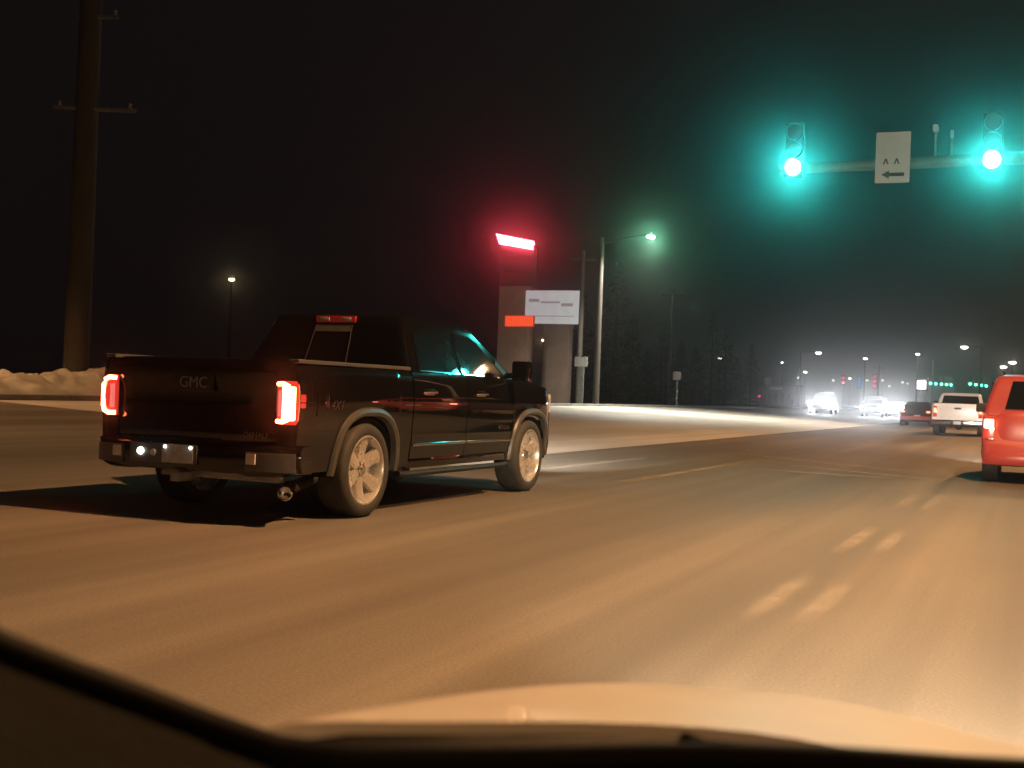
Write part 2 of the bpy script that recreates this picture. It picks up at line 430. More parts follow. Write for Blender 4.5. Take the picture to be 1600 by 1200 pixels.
for s in (1, -1):
    side = obj('bed_side', side_panel(BED0, BED1, ZR, lambda y: .40 if y > -.5 else .42, (0,), s), 'black', truck)
    # rail cap
    bm = NB(); box(bm, (s * .905, (BED0 + BED1) / 2, ZR + .012), (.10, BED1 - BED0, .034), .014, seg=3); obj('bed_rail', bm, 'trimgrey', truck)
    if s > 0:
        bm = NB(); box(bm, (s * (prof(.95) - .001), -.76, .965), (.010, .17, .19), .004); obj('raised_rectangle', bm, 'black', side)  # thin raised rectangle on the bed side near the tail light
        letters('bed_badge', '4X4', .11, 'chrome', side, (prof(.95) + .004, -.56, .955), (R(90), 0, R(90)), shear=.35)
    rd = obj('rear_door', side_panel(.785, 1.93, 1.265, .47, (), s), 'black', truck)
    fd = obj('front_door', side_panel(1.942, 3.07, 1.255, .47, (), s), 'black', truck)
    fender = obj('front_fender', side_panel(3.082, 4.42, lambda y: 1.25 - .10 * sstep(3.3, 4.45, y), lambda y: .40, (3.645,), s), 'black', truck)
    for d, yh in ((rd, .97), (fd, 2.13)):
        bm = NB()
        tube(bm, [(s * (prof(1.09) + .004), yh - .01, 1.085), (s * (prof(1.09) + .034), yh + .02, 1.09), (s * (prof(1.09) + .034), yh + .20, 1.09), (s * (prof(1.09) + .004), yh + .23, 1.085)], .014, 8, flat=1.4)
        box(bm, (s * (prof(1.09) + .004), yh + .11, 1.09), (.012, .20, .06), .005)
        obj('door_handle', bm, 'chrome', d)
    for d, (a, b) in ((rd, (.80, 1.915)), (fd, (1.955, 3.06))):
        bm = NB(); tube(bm, [(s * (prof(.60) + .006), a + (b - a) * k / 8, .600) for k in range(9)], .011, 8, flat=1.3); obj('door_strip', bm, 'chrome', d)
    letters('door_badge', 'DENALI', .075, 'chrome', fd, (s * (prof(.74) + .004), 2.86, .735), (R(90), 0, R(90) if s > 0 else R(-90)))
    bm = NB()
    box(bm, (s * .90, 1.93, .43), (.09, 2.36, .10), .02); obj('rocker_panel', bm, 'black', truck)
    bm = NB(); tube(bm, [(s * .93, .62, .34), (s * .955, .75, .335), (s * .955, 2.9, .335), (s * .93, 3.05, .34)], .035, 10, flat=.8); obj('running_board', bm, 'plastic', truck)
    # wheel arch trims
    for c, par in ((0, side), (3.645, fender)):
        bm = NB(); rings = []
        for k in range(49):
            t = math.pi * k / 48; y = c - .515 * math.cos(t) * .9995; z = arch(y, c) if abs(y - c) < .5149 else .33
            x = s * prof(max(z, .36), y)
            out = Vector((0, y - c, (z - .45) * 1.0)); out = out.normalized() if out.length > 1e-6 else Vector((0, 0, 1))
            if z < .45: out = Vector((0, math.copysign(1, y - c), 0))
            p = Vector((x, y, z))
            ring = []
            for (o_, h_) in ((-.025, -.03), (-.012, .020), (.015, .034), (.045, .024), (.062, -.004)):
                ring.append(p + out * o_ + Vector((s * h_, 0, 0)))
            rings.append(ring)
        loft(bm, rings); obj('wheel_arch_trim', bm, 'trimgrey', par)
        bm = NB(); rings = []
        for k in range(25):
            t = math.pi * k / 24; y = c - .50 * math.cos(t); z = .36 + .49 * math.sin(t) ** .7
            rings.append([(s * .95, y, z), (s * .55, y, z)])
        grid(bm, rings); vs = [(s * .55, c - .5 * math.cos(math.pi * k / 24), .36 + .49 * math.sin(math.pi * k / 24) ** .7) for k in range(25)]
        bm.faces.new([bm.verts.new(v) for v in vs]); obj('wheel_well', bm, 'under', par)
        # mud flap behind the wheel
# bed floor, front wall, inner walls
bm = NB()
box(bm, (0, -.15, .78), (1.72, 1.80, .05)); box(bm, (0, .745, 1.02), (1.80, .04, .52)); box(bm, (.86, -.15, 1.02), (.05, 1.78, .5)); box(bm, (-.86, -.15, 1.02), (.05, 1.78, .5))
obj('bed_liner', bm, 'plastic', truck)
# tailgate with slightly crowned face
bm = NB(); rows = []
for i in range(17):
    x = -.775 + 1.55 * i / 16; row = []
    for (z, o) in ((.63, .0), (.66, -.012), (.74, -.012), (.80, .004), (1.0, .006), (1.07, -.004), (1.13, -.020), (1.20, -.026), (1.262, -.024), (1.287, -.012), (1.295, .012)):
        row.append((x, -1.085 + o + .02 * (abs(x) / .775) ** 4, z + .010 * (1 - (x / .775) ** 2) * (z > 1.1)))
    rows.append(row)
grid(bm, rows); solid(bm, .06); tg = obj('tailgate', bm, 'black', truck)
bm = NB(); box(bm, (0, -1.112, 1.10), (.38, .012, .14), .005); obj('tailgate_handle', bm, 'plastic', tg)
letters('emblem', 'GMC', .125, 'steel', tg, (0, -1.128, 1.10), (R(90), 0, 0), .004)
letters('badge', 'DENALI', .062, 'chrome', tg, (.60, -1.104, .705), (R(90), 0, 0), .003, xs=1.05)
# rear corner posts carry the tail lights
for s in (1, -1):
    bm = NB(); rings = []
    for z, in zip((.62, .75, .9, 1.05, 1.2, 1.27)):
        xo = prof(z, -1.05)
        rings.append([(s * .785, -1.085, z), (s * .86, -1.09, z), (s * (xo - .045), -1.08, z), (s * (xo - .012), -1.05, z), (s * (xo - .01), -.98, z), (s * .785, -.98, z)])
    loft(bm, rings); obj('corner_post', bm, 'black', truck)
    tl = None
    bm = NB(); rings = []
    for z, sh in ((.80, .012), (.82, 0), (.95, -.004), (1.02, -.004), (1.12, 0), (1.14, .012)):
        xo = prof(z, -1.05)
        rings.append([(s * (.795 + sh), -1.105 + sh, z), (s * .87, -1.118 + sh, z), (s * (xo - .05), -1.108 + sh, z), (s * (xo - .004 - sh), -1.06, z), (s * (xo + .002 - sh), -.99 + sh * 1.5, z), (s * .80, -1.0, z)])
    loft(bm, rings); tl = obj('tail_light', bm, 'redlens', truck)
    # lit C shaped guide
    bm = NB()
    pth = [(.80, -1.118, 1.115), (.86, -1.132, 1.118), (.905, -1.128, 1.10), (.925, -1.122, 1.06), (.93, -1.118, .97), (.925, -1.122, .88), (.905, -1.128, .84), (.86, -1.132, .822), (.80, -1.118, .825)]
    tube(bm, [(s * a, b + .006, c) for a, b, c in pth], .017, 8); obj('light_guide', bm, 'taillamp', tl)
    if s > 0:
        bm = NB(); box(bm, (.90, -1.108, .965), (.115, .03, .265), .014); obj('brake_bulb', bm, 'taillamp', tl)
    bm = NB(); box(bm, (s * .832, -1.116, .965), (.045, .012, .20), .008); obj('reverse_lens', bm, 'pinklens', tl)
# rear bumper: curved bar with step ends
bm = NB(); rings = []
for i in range(33):
    x = -1.0 + 2.0 * i / 32; a = abs(x); yb = -1.235 + .17 * (a / 1.0) ** 5
    dip = .045 * sstep(.55, .42, a)
    top = .615 - dip * .4 + .012 * sstep(.62, .72, a); bot = .385 + .03 * sstep(.8, 1.0, a) + (.0 if a > .5 else .01)
    rings.append([(x, yb + .17, top), (x, yb + .05, top + .004), (x, yb + .012, top - .014), (x, yb, top - .05), (x, yb + .004, bot + .06), (x, yb + .03, bot + .012), (x, yb + .06, bot), (x, yb + .17, bot)])
loft(bm, rings); bump = obj('rear_bumper', bm, 'black', truck)
bm = NB(); rows = []
for s in (1, -1):
    bm = NB(); rings = []
    for i in range(9):
        a = .60 + .37 * i / 8; yb = -1.235 + .17 * a ** 5
        rings.append([(s * a, yb - .006, .575), (s * a, yb - .006, .43), (s * a, yb + .02, .425), (s * a, yb + .02, .58)])
    loft(bm, rings); pad = obj('corner_step', bm, 'trimgrey', bump)
    bm = NB(); box(bm, (s * .655, -1.232, .525), (.085, .014, .085), .006); obj('reflector', bm, 'clearlens', pad)
bm = NB(); box(bm, (-.18, -1.242, .525), (.66, .012, .155), .012); obj('plate_recess', bm, 'trimgrey', bump)
bm = NB(); box(bm, (-.03, -1.252, .528), (.305, .008, .145), .004); pl = obj('licence_plate', bm, 'plate', bump)
for x in (-.40,):
    bm = NB(); lathe(bm, [(0, -.012), (.026, -.01), (.03, .006)], 16, 'Y', (x, -1.252, .535)); obj('plate_lamp', bm, 'platelamp', bump)
for x, rr in ((-.27, .03),):
    bm = NB(); lathe(bm, [(0, -.014), (rr * .8, -.012), (rr, .006)], 16, 'Y', (x, -1.252, .53)); obj('round_knob', bm, 'clearlens', bump)
for x in (-.15, .10):
    bm = NB(); lathe(bm, [(0, -.006), (.011, -.005), (.012, .003)], 12, 'Y', (x, -1.258, .582)); obj('plate_lamp', bm, 'platelamp', pl)
# exhaust tips, hitch, rear axle, spare
for s in (1,):
    bm = NB(); ys = [-.55, -.9, -1.12, -1.19]
    tube(bm, [(s * .70, -.3, .36), (s * .74, -.7, .30), (s * .83, -.93, .30)], .05, 14)
    ex = obj('exhaust_pipe', bm, 'under', truck)
    bm = NB()
    a = Vector((s * .82, -.93, .302)); b = Vector((s * .935, -1.17, .27)); d = (b - a).normalized()
    q = d.to_track_quat('Z', 'Y').to_matrix().to_4x4()
    lathe(bm, [(.045, 0), (.056, .03), (.058, .24), (.052, .245), (.049, .235), (.049, .05)], 28, 'Z'); bmesh.ops.transform(bm, matrix=Matrix.Translation(a) @ q, verts=bm.verts)
    obj('exhaust_tip', bm, 'chrome', ex)
bm = NB(); tube(bm, [(-.78, 0, .395), (.78, 0, .395)], .055, 12); lathe(bm, [(.02, -.16), (.12, -.10), (.16, 0), (.12, .12), (.05, .16)], 20, 'Y', (-.06, 0, .395)); obj('rear_axle', bm, 'under', truck)
bm = NB(); box(bm, (-.06, -1.13, .345), (.085, .22, .075), .008); box(bm, (.25, -1.05, .37), (1.15, .06, .06), .01); obj('hitch_receiver', bm, 'steel', truck)
bm = NB(); box(bm, (.40, 1.6, .42), (.10, 5.2, .14)); box(bm, (-.40, 1.6, .42), (.10, 5.2, .14)); box(bm, (0, 2.2, .44), (1.72, 3.0, .10)); box(bm, (0, .5, .52), (1.0, .9, .18)); obj('chassis_frame', bm, 'under', truck)
# cab: pillars and roof as one shell, glass set on it
def cabring(z):
    t = (z - 1.255) / (1.775 - 1.255)
    hw = .925 + (.715 - .925) * t; yr = .79 + (1.0 - .79) * t; yf = 3.30 + (2.42 - 3.30) * t
    return hw, yr, yf
def ring_pts(hw, yr, yf, z, cr=.07):
    pts = []
    for (cx, cy, a0) in ((hw - cr, yf - cr, 0), (-hw + cr, yf - cr, 90), (-hw + cr, yr + cr, 180), (hw - cr, yr + cr, 270)):
        for k in range(6):
            a = R(a0 + 18 * k); pts.append((cx + cr * math.cos(a), cy + cr * math.sin(a), z))
    return pts
bm = NB(); rings = [ring_pts(*cabring(z), z) for z in (1.20, 1.255, 1.40, 1.55, 1.70, 1.775)]
for dz, sh in ((.02, .02), (.035, .06), (.043, .16), (.048, .34)):
    hw, yr, yf = cabring(1.775); rings.append(ring_pts(hw - sh, yr + sh * 1.2, yf - sh * 1.4, 1.775 + dz, .07))
loft(bm, rings); cab = obj('cab_shell', bm, 'black', truck, ang=50)
def onside(s, y, z, off=.005):
    hw, _, _ = cabring(z); return Vector((s * (hw + off), y, z))
def glasspane(name, pts, parent, nrm, t=.012):
    bm = NB(); n = Vector(nrm).normalized() * t
    loft(bm, [[Vector(p) - n for p in pts], [Vector(p) for p in pts]]); return obj(name, bm, 'glass', parent)
for s in (1, -1):
    rear_w = [(.99, 1.285), (1.84, 1.275), (1.84, 1.695), (1.20, 1.70), (1.10, 1.66)]
    front_w = [(1.93, 1.275), (2.98, 1.262), (2.52, 1.60), (2.36, 1.675), (1.93, 1.695)]
    for pts in (rear_w, front_w):
        P = [onside(s, y, z) for y, z in pts]
        g = glasspane('side_window', P, truck, (s, 0, .4))
        bm = NB(); Q = [onside(s, y, z, .008) for y, z in pts]; tube(bm, [Q[0].lerp(Q[1], k / 6) for k in range(7)], .010, 8); obj('window_trim', bm, 'chrome', g)
        if pts is rear_w:
            bm = NB(); tube(bm, [Q[4].lerp(Q[0], k / 4) for k in range(5)], .007, 8); obj('window_trim', bm, 'chrome', g)
    bm = NB(); plate(bm, onside(s, 2.99, 1.26, .004), onside(s, 3.16, 1.255, .004), onside(s, 2.86, 1.45, .004), onside(s, 2.80, 1.40, .004), .006); obj('mirror_sail', bm, 'plastic', truck)
    bm = NB(); tube(bm, [(s * .93, 2.98, 1.29), (s * 1.03, 2.96, 1.30)], .03, 10)
    box(bm, (s * 1.12, 2.98, 1.345), (.20, .13, .22), .045, seg=3)
    mi = obj('side_mirror', bm, 'black', truck)
    bm = NB(); box(bm, (s * 1.12, 2.908, 1.345), (.15, .008, .17), .004); obj('mirror_glass', bm, 'glass', mi)
def onrear(x, z, off=.004):
    _, yr, _ = cabring(z); return Vector((x, yr - off, z))
rw = glasspane('rear_window', [onrear(-.79, 1.30), onrear(.79, 1.30), onrear(.67, 1.715), onrear(-.67, 1.715)], truck, (0, -1, .3))
bm = NB(); sl = [onrear(-.23, 1.31, .010), onrear(.23, 1.31, .010), onrear(.20, 1.70, .010), onrear(-.20, 1.70, .010)]
plate(bm, *sl, .006); sw = obj('sliding_pane', bm, 'glass', rw)
for a, b in ((0, 3), (1, 2), (0, 1), (3, 2)):
    bm = NB(); tube(bm, [sl[a] + Vector((0, -.006, 0)), sl[b] + Vector((0, -.006, 0))], .006, 6); obj('pane_frame', bm, 'plastic', sw)
bm = NB(); plate(bm, onrear(-.20, 1.70, .014), onrear(.20, 1.70, .014), onrear(.20, 1.635, .014), onrear(-.20, 1.635, .014), -.004); obj('latch_bar', bm, 'trimgrey', sw)
hw, yr, yf = cabring(1.775)
bm = NB(); box(bm, (0, yr - .006, 1.757), (.44, .05, .066), .012); ch = obj('high_brake_light', bm, 'redlens_dim', truck)
for x in (-.12, .12):
    bm = NB(); box(bm, (x, yr - .033, 1.758), (.11, .012, .036), .005); obj('cargo_lamp', bm, 'clearlens', ch)
def onfront(x, z, off=.004):
    _, _, yf = cabring(z); return Vector((x, yf + off, z))
glasspane('windshield', [onfront(-.82, 1.27), onfront(.82, 1.27), onfront(.66, 1.70), onfront(-.66, 1.70)], truck, (0, 1, .6))
# hood and nose
bm = NB(); rows = []
for i in range(15):
    y = 3.16 + 1.22 * i / 14; row = []
    for k in range(17):
        x = -1 + 2 * k / 16; hwid = prof(1.2, y) - .03
        z = 1.262 - .10 * sstep(3.3, 4.45, y) - .10 * max(0, (y - 4.22) / .16) ** 2 + .035 * (1 - x * x) + (.018 if abs(x) < .55 else 0)
        row.append((x * hwid, y, z))
    rows.append(row)
grid(bm, rows); solid(bm, .03); obj('hood', bm, 'black', truck)
bm = NB(); box(bm, (0, 4.36, .98), (1.25, .10, .30), .03); gr = obj('grille', bm, 'chrome', truck)
bm = NB()
for k in range(6): box(bm, (0, 4.415, .87 + .044 * k), (1.1, .02, .018))
obj('grille_bars', bm, 'plastic', gr)
bm = NB(); rings = []
for i in range(25):
    x = -.95 + 1.9 * i / 24; yb = 4.52 - .26 * abs(x / .95) ** 3
    rings.append([(x, yb - .18, .80), (x, yb - .02, .80), (x, yb, .74), (x, yb, .52), (x, yb - .04, .40), (x, yb - .2, .38)])
loft(bm, rings); obj('front_bumper', bm, 'black', truck)
for s in (1, -1):
    bm = NB(); box(bm, (s * .79, 4.33, 1.0), (.24, .16, .24), .04, seg=3); hl = obj('headlight', bm, 'clearlens', truck)
    bm = NB(); box(bm, (s * .78, 4.418, .98), (.16, .012, .10), .005); obj('headlight_bulb', bm, 'headlamp', hl)
    spot('headlight_beam', hl, (s * .78, 4.45, .98), (s * .9 - 13, 40, 1.6), 9000, (1, .90, .76), 46, 1.0)
# wheels
def make_wheel(parent, loc, s, spokes=6):
    t = bpy.data.objects.new('wheel', None); link(t, parent); t.location = loc; t.empty_display_size = .1
    t.rotation_euler = (random.uniform(0, 6.28), 0, 0)
    bm = NB()
    lathe(bm, [(.288, -.13), (.33, -.145), (.385, -.138), (.402, -.11), (.406, -.04), (.406, .04), (.402, .105), (.388, .132), (.34, .146), (.300, .138), (.285, .115)], 64, 'X', caps=False)
    for g in (-.075, -.025, .025, .075): pass
    ty = obj('tyre', bm, 'rubber', t, ang=50)
    if s < 0: ty.rotation_euler = (0, 0, math.pi)
    bm = NB()
    lathe(bm, [(.300, .118), (.298, .135), (.285, .138), (.272, .120), (.262, .06), (.255, -.02), (.262, -.11), (.29, -.125)], 64, 'X', caps=False)
    lathe(bm, [(.262, .010), (.02, .004)], 48, 'X')
    for k in range(spokes):
        a = 2 * math.pi * k / spokes
        rot = Matrix.Rotation(a, 4, 'X')
        rr = [(.055, .085, .055), (.12, .080, .062), (.20, .094, .070), (.272, .118, .088)]
        rings = []
        for r_, xx, wd in rr:
            rings.append([rot @ Vector((xx - .045, -wd * .9, r_)), rot @ Vector((xx - .008, -wd * .8, r_)), rot @ Vector((xx, -wd * .35, r_)), rot @ Vector((xx, wd * .35, r_)), rot @ Vector((xx - .008, wd * .8, r_)), rot @ Vector((xx - .045, wd * .9, r_))])
        loft(bm, rings)
    rim = obj('rim', bm, 'rim', t, ang=40)
    bm = NB(); lathe(bm, [(.0, .108), (.035, .107), (.043, .10), (.046, .085), (.075, .082), (.085, .06)], 32, 'X'); cap = obj('hub_cap', bm, 'chrome', t)
    if s < 0: rim.rotation_euler = (0, 0, math.pi); cap.rotation_euler = (0, 0, math.pi)
    return t
for s in (1, -1):
    for y in (0, 3.645): make_wheel(truck, (s * .838, y, .405), s)

# ================================================================== OTHER VEHICLES
def sup(hw, zb, zt, y, n=28, e=.30, taper=0):
    pts = []; zc = (zb + zt) / 2; h = (zt - zb) / 2
    for k in range(n):
        a = 2 * math.pi * (k + .5) / n; c, s_ = math.cos(a), math.sin(a)
        z = zc + h * math.copysign(abs(s_) ** e, s_)
        x = hw * math.copysign(abs(c) ** e, c) * (1 - taper * (z - zb) / (zt - zb))
        pts.append((x, y, z))
    return pts
def small_wheel(par, loc, s, r_=.34, wd=.22):
    t = bpy.data.objects.new('wheel', None); link(t, par); t.location = loc
    bm = NB(); lathe(bm, [(r_ * .62, -wd / 2), (r_ * .95, -wd / 2), (r_, -wd * .36), (r_, wd * .36), (r_ * .95, wd / 2), (r_ * .62, wd / 2)], 28, 'X'); obj('tyre', bm, 'rubber', t)
    bm = NB(); lathe(bm, [(r_ * .62, s * (wd / 2 + .004)), (r_ * .55, s * (wd / 2 - .02)), (r_ * .2, s * (wd / 2 - .01)), (.02, s * (wd / 2 + .005))], 24, 'X'); obj('rim', bm, 'rim', t)
def car(name, label, cat, loc, rz, paint, body, top, wheels, group=None, r_=.34, hw=.9, e=.28):
    """body/top: stations (y, zbot, ztop, halfwidth); top has taper"""
    t = thing(name, label, cat, loc, rz, group)
    bm = NB(); loft(bm, [sup(h_, zb, zt, y, e=e) for y, zb, zt, h_ in body]); obj('body', bm, paint, t, ang=45)
    bm = NB(); loft(bm, [sup(h_, zb, zt, y, e=.22, taper=tp) for y, zb, zt, h_, tp in top]); obj('cabin', bm, paint, t, ang=45)
    for y in wheels:
        for s in (1, -1):
            small_wheel(t, (s * (hw - .10), y, r_), s, r_)
    return t

# ---- red sport utility vehicle straight ahead: rear face at local y = 0
suv = thing('sport_utility_vehicle', 'boxy red sport utility vehicle seen from behind at the right edge', 'car', (.24, 19.95, 0))
bm = NB()
loft(bm, [sup(.86, .34, .62, -.04, e=.2), sup(.90, .32, .68, 0.0, e=.2), sup(.92, .30, 1.12, .05, e=.2), sup(.93, .28, 1.14, .5, e=.2), sup(.93, .28, 1.12, 2.6, e=.2), sup(.92, .28, 1.10, 3.1, e=.22), sup(.91, .30, 1.06, 4.0, e=.25), sup(.84, .34, .96, 4.36, e=.3)])
obj('body', bm, 'redpaint', suv, ang=45)
def rectring(hb, ht, zb, zt, y0, y1):
    return [(-hb, y0, zb), (hb, y0, zb), (ht, y1, zt), (-ht, y1, zt)]
bm = NB()
rings = []
for (z, h_, yr_, yf_) in ((1.05, .90, .035, 3.3), (1.12, .895, .04, 3.2), (1.3, .85, .075, 2.95), (1.5, .79, .125, 2.6), (1.60, .755, .16, 2.4), (1.655, .72, .20, 2.3), (1.69, .64, .28, 2.2), (1.70, .5, .40, 2.1)):
    rings.append(ring_pts(h_, yr_, yf_, z, .08))
loft(bm, rings); obj('cabin', bm, 'redpaint', suv, ang=50)
def srear(x, z, off=.006):
    yr_ = .04 + (.16 - .04) * (z - 1.12) / .48 - .022; return Vector((x, yr_ - off, z))
bm = NB(); P = [srear(-.60, 1.15), srear(.60, 1.15), srear(.56, 1.32), srear(.50, 1.585), srear(-.50, 1.585), srear(-.56, 1.32)]
loft(bm, [[p + Vector((0, .012, 0)) for p in P], P]); rwin = obj('rear_window', bm, 'glass', suv)
bm = NB(); tube(bm, [srear(-.02, 1.20, .02), srear(.30, 1.19, .022)], .008, 6); obj('wiper', bm, 'plastic', rwin)
bm = NB(); rows = []
for i in range(21):
    x = -.73 + 1.46 * i / 20
    rows.append([(x, .030 - .055 * math.sin(math.pi * min(1, max(0, (z - .50) / .62))) ** .5 + .05 * (abs(x) / .73) ** 6, z) for z in (.52, .55, .62, .70, .78, .86, .92, .98, 1.04, 1.09, 1.12)])
grid(bm, rows); solid(bm, .03); hatch = obj('hatch', bm, 'redpaint', suv)
bm = NB(); box(bm, (0, -.04, .72), (.34, .02, .16), .006); obj('licence_plate', bm, 'plate', hatch)
bm = NB(); box(bm, (0, -.04, .86), (.62, .03, .04), .012); obj('hatch_handle', bm, 'chrome', hatch)
bm = NB(); rings = []
for i in range(17):
    x = -.90 + 1.8 * i / 16; yb = -.10 + .10 * abs(x / .9) ** 4
    rings.append([(x, yb + .14, .50), (x, yb + .02, .50), (x, yb, .47), (x, yb, .34), (x, yb + .03, .29), (x, yb + .14, .28)])
loft(bm, rings); obj('rear_bumper', bm, 'redpaint', suv)
for s in (1, -1):
    bm = NB(); box(bm, (s * .82, .035, .84), (.17, .10, .34), .03, seg=3); tl = obj('tail_light', bm, 'redlens', suv)
    bm = NB(); box(bm, (s * .82, -.018, .915), (.14, .02, .14), .03, seg=3); obj('brake_bulb', bm, 'brake', tl)
    bm = NB(); box(bm, (s * .80, -.02, .68), (.13, .02, .018), .004); obj('badge', bm, 'chrome', suv)
    bm = NB(); P = [Vector((s * (.895 + .004 - (z - 1.12) * .22), y, z)) for y, z in ((.5, 1.15), (2.9, 1.13), (2.35, 1.55), (.45, 1.57))]
    loft(bm, [P, [p + Vector((-s * .02, 0, 0)) for p in P]]); obj('side_window', bm, 'glass', suv)
    bm = NB(); box(bm, (s * 1.02, 2.75, 1.16), (.20, .10, .16), .04); obj('side_mirror', bm, 'plastic', suv)
    bm = NB(); tube(bm, [(s * .66, .5, 1.74), (s * .66, 2.1, 1.745)], .018, 8); obj('roof_rail', bm, 'plastic', suv)
    for y in (.85, 3.5): small_wheel(suv, (s * .80, y, .36), s, .36, .23)
for s in (1, -1):
    bm = NB(); box(bm, (s * .66, 4.36, .74), (.28, .10, .16), .03); hl = obj('headlight', bm, 'clearlens', suv)
    spot('headlight_beam', hl, (s * .66, 4.5, .74), (s * .66 - 3.0, 32, 1.1), 8000, (1, .96, .88), 34, 1.0)
bm = NB(); box(bm, (0, 1.9, .34), (1.5, 3.6, .14)); tube(bm, [(.5, -.02, .28), (.5, .6, .30)], .035, 10); obj('underbody', bm, 'under', suv)

# ---- white pickup
wp = thing('pickup_truck', 'white pickup truck with a brightly lit tailgate, ahead of the red vehicle', 'pickup truck', (-2.72, 52.2, 0))
bm = NB(); loft(bm, [sup(.96, .52, 1.30, 0, e=.16), sup(1.0, .46, 1.33, .08, e=.16), sup(1.0, .46, 1.33, 1.95, e=.16)]); obj('cargo_bed', bm, 'whitepaint', wp, ang=45)
bm = NB(); loft(bm, [sup(1.0, .46, 1.26, 1.98, e=.2), sup(1.0, .46, 1.24, 4.4, e=.2), sup(.98, .48, 1.18, 5.2, e=.25), sup(.92, .5, 1.08, 5.6, e=.3)]); obj('body', bm, 'whitepaint', wp, ang=45)
bm = NB(); loft(bm, [ring_pts(*q) for q in ((.93, 1.99, 4.2, 1.15, .08), (.92, 2.0, 4.1, 1.26, .08), (.80, 2.14, 3.4, 1.70, .08), (.72, 2.22, 3.3, 1.765, .08), (.5, 2.4, 3.0, 1.785, .08))]); obj('cab_shell', bm, 'whitepaint', wp, ang=50)
bm = NB(); P = [Vector(p) for p in ((-.76, 2.03, 1.33), (.76, 2.03, 1.33), (.68, 2.125, 1.66), (-.68, 2.125, 1.66))]; plate(bm, *[p + Vector((0, -.012, 0)) for p in P], -.01); obj('rear_window', bm, 'glass', wp)
bm = NB(); box(bm, (0, -.02, .97), (1.46, .05, .58), .02); tgw = obj('tailgate', bm, 'whitepaint', wp)
bm = NB(); box(bm, (0, -.05, 1.12), (.26, .02, .07), .008); obj('tailgate_handle', bm, 'plastic', tgw)
bm = NB(); box(bm, (0, -.10, .55), (1.94, .18, .20), .04); wb = obj('rear_bumper', bm, 'chrome', wp)
bm = NB(); box(bm, (0, -.20, .54), (.52, .02, .15), .008); obj('plate_recess', bm, 'plastic', wb)
bm = NB(); box(bm, (0, -.215, .54), (.30, .01, .13), .004); obj('licence_plate', bm, 'plate', wb)
for s in (1, -1):
    bm = NB(); box(bm, (s * .87, -.012, .98), (.16, .08, .46), .025); tl = obj('tail_light', bm, 'redlens', wp)
    bm = NB(); box(bm, (s * .87, -.058, 1.02), (.10, .02, .18), .02); obj('bulb', bm, 'taillamp_dim', tl)
    bm = NB(); P = [Vector((s * (.925 - (z - 1.26) * .27), y, z)) for y, z in ((2.2, 1.30), (3.9, 1.29), (3.4, 1.66), (2.3, 1.67))]; loft(bm, [P, [p + Vector((-s * .02, 0, 0)) for p in P]]); obj('side_window', bm, 'glass', wp)
    bm = NB(); box(bm, (s * 1.12, 3.85, 1.33), (.20, .1, .2), .04); obj('side_mirror', bm, 'plastic', wp)
    for y in (1.1, 4.7): small_wheel(wp, (s * .86, y, .38), s, .38, .25)
bm = NB(); box(bm, (0, 2.6, .46), (1.5, 5.0, .14)); lathe(bm, [(.02, -.14), (.13, -.1), (.15, 0), (.13, .1), (.02, .14)], 16, 'Y', (0, 1.1, .38)); obj('underbody', bm, 'under', wp)

# ---- generic cars
SED_B = [(0, .42, .80, .78), (.06, .30, .98, .86), (.5, .24, 1.00, .90), (2.3, .22, .96, .91), (3.6, .24, .92, .90), (4.3, .28, .82, .84), (4.55, .36, .70, .72)]
SED_T = [(.65, .85, 1.00, .82, .04), (1.3, .85, 1.38, .84, .22), (2.0, .85, 1.44, .84, .24), (2.7, .85, 1.38, .84, .22), (3.45, .85, .96, .82, .04)]
SUV_B = [(0, .40, 1.0, .82), (.06, .32, 1.06, .88), (.5, .28, 1.06, .92), (2.6, .28, 1.06, .93), (3.9, .30, 1.02, .91), (4.4, .34, .92, .85), (4.55, .42, .80, .75)]
SUV_T = [(.12, .95, 1.50, .86, .16), (.4, .95, 1.68, .87, .22), (2.0, .95, 1.72, .87, .22), (2.6, .95, 1.64, .87, .22), (3.4, .95, 1.08, .86, .04)]
def rear_lights(t, hw, z, lit='taillamp_dim'):
    for s in (1, -1):
        bm = NB(); box(bm, (s * (hw - .16), -.0, z), (.26, .10, .14), .03); tl = obj('tail_light', bm, 'redlens', t)
        bm = NB(); box(bm, (s * (hw - .16), -.056, z), (.18, .012, .07), .005); obj('bulb', bm, lit, tl)
def front_lights(t, hw, z, y, power, aimx=0):
    for s in (1, -1):
        bm = NB(); box(bm, (s * (hw - .2), y - .03, z), (.32, .10, .16), .04); hl = obj('headlight', bm, 'clearlens', t)
        bm = NB(); lathe(bm, [(.0, .03), (.12, .025), (.15, 0)], 18, 'Y', (s * (hw - .2), y + .03, z)); obj('headlight_bulb', bm, 'oncoming_lamp', hl)
        if power: spot('headlight_beam', hl, (s * (hw - .2), y + .12, z), (s * (hw - .2) + aimx, y + 30, z - .9), power, (.93, .97, 1), 70, .8)
sed = car('sedan', 'dark red sedan with a lit tail light, left of the white pickup', 'car', (0, 0, 0), 0, 'darkpaint', SED_B, SED_T, (.85, 3.6))
p = atx(1430, 660, -6.1); sed.location = (-6.1, p.y, 0)
rear_lights(sed, .86, .84)
bm = NB(); box(bm, (.1, -.03, .58), (.34, .02, .14), .005); obj('licence_plate', bm, 'yplate', sed)
bm = NB(); P = [(-.66, .70, 1.0), (.66, .70, 1.0), (.56, 1.28, 1.36), (-.56, 1.28, 1.36)]; plate(bm, *[(a, b - .02, c) for a, b, c in P], .012); obj('rear_window', bm, 'glass', sed)
bm = NB(); box(bm, (0, -.045, .47), (1.66, .10, .22), .05); obj('rear_bumper', bm, 'redpaint', sed)
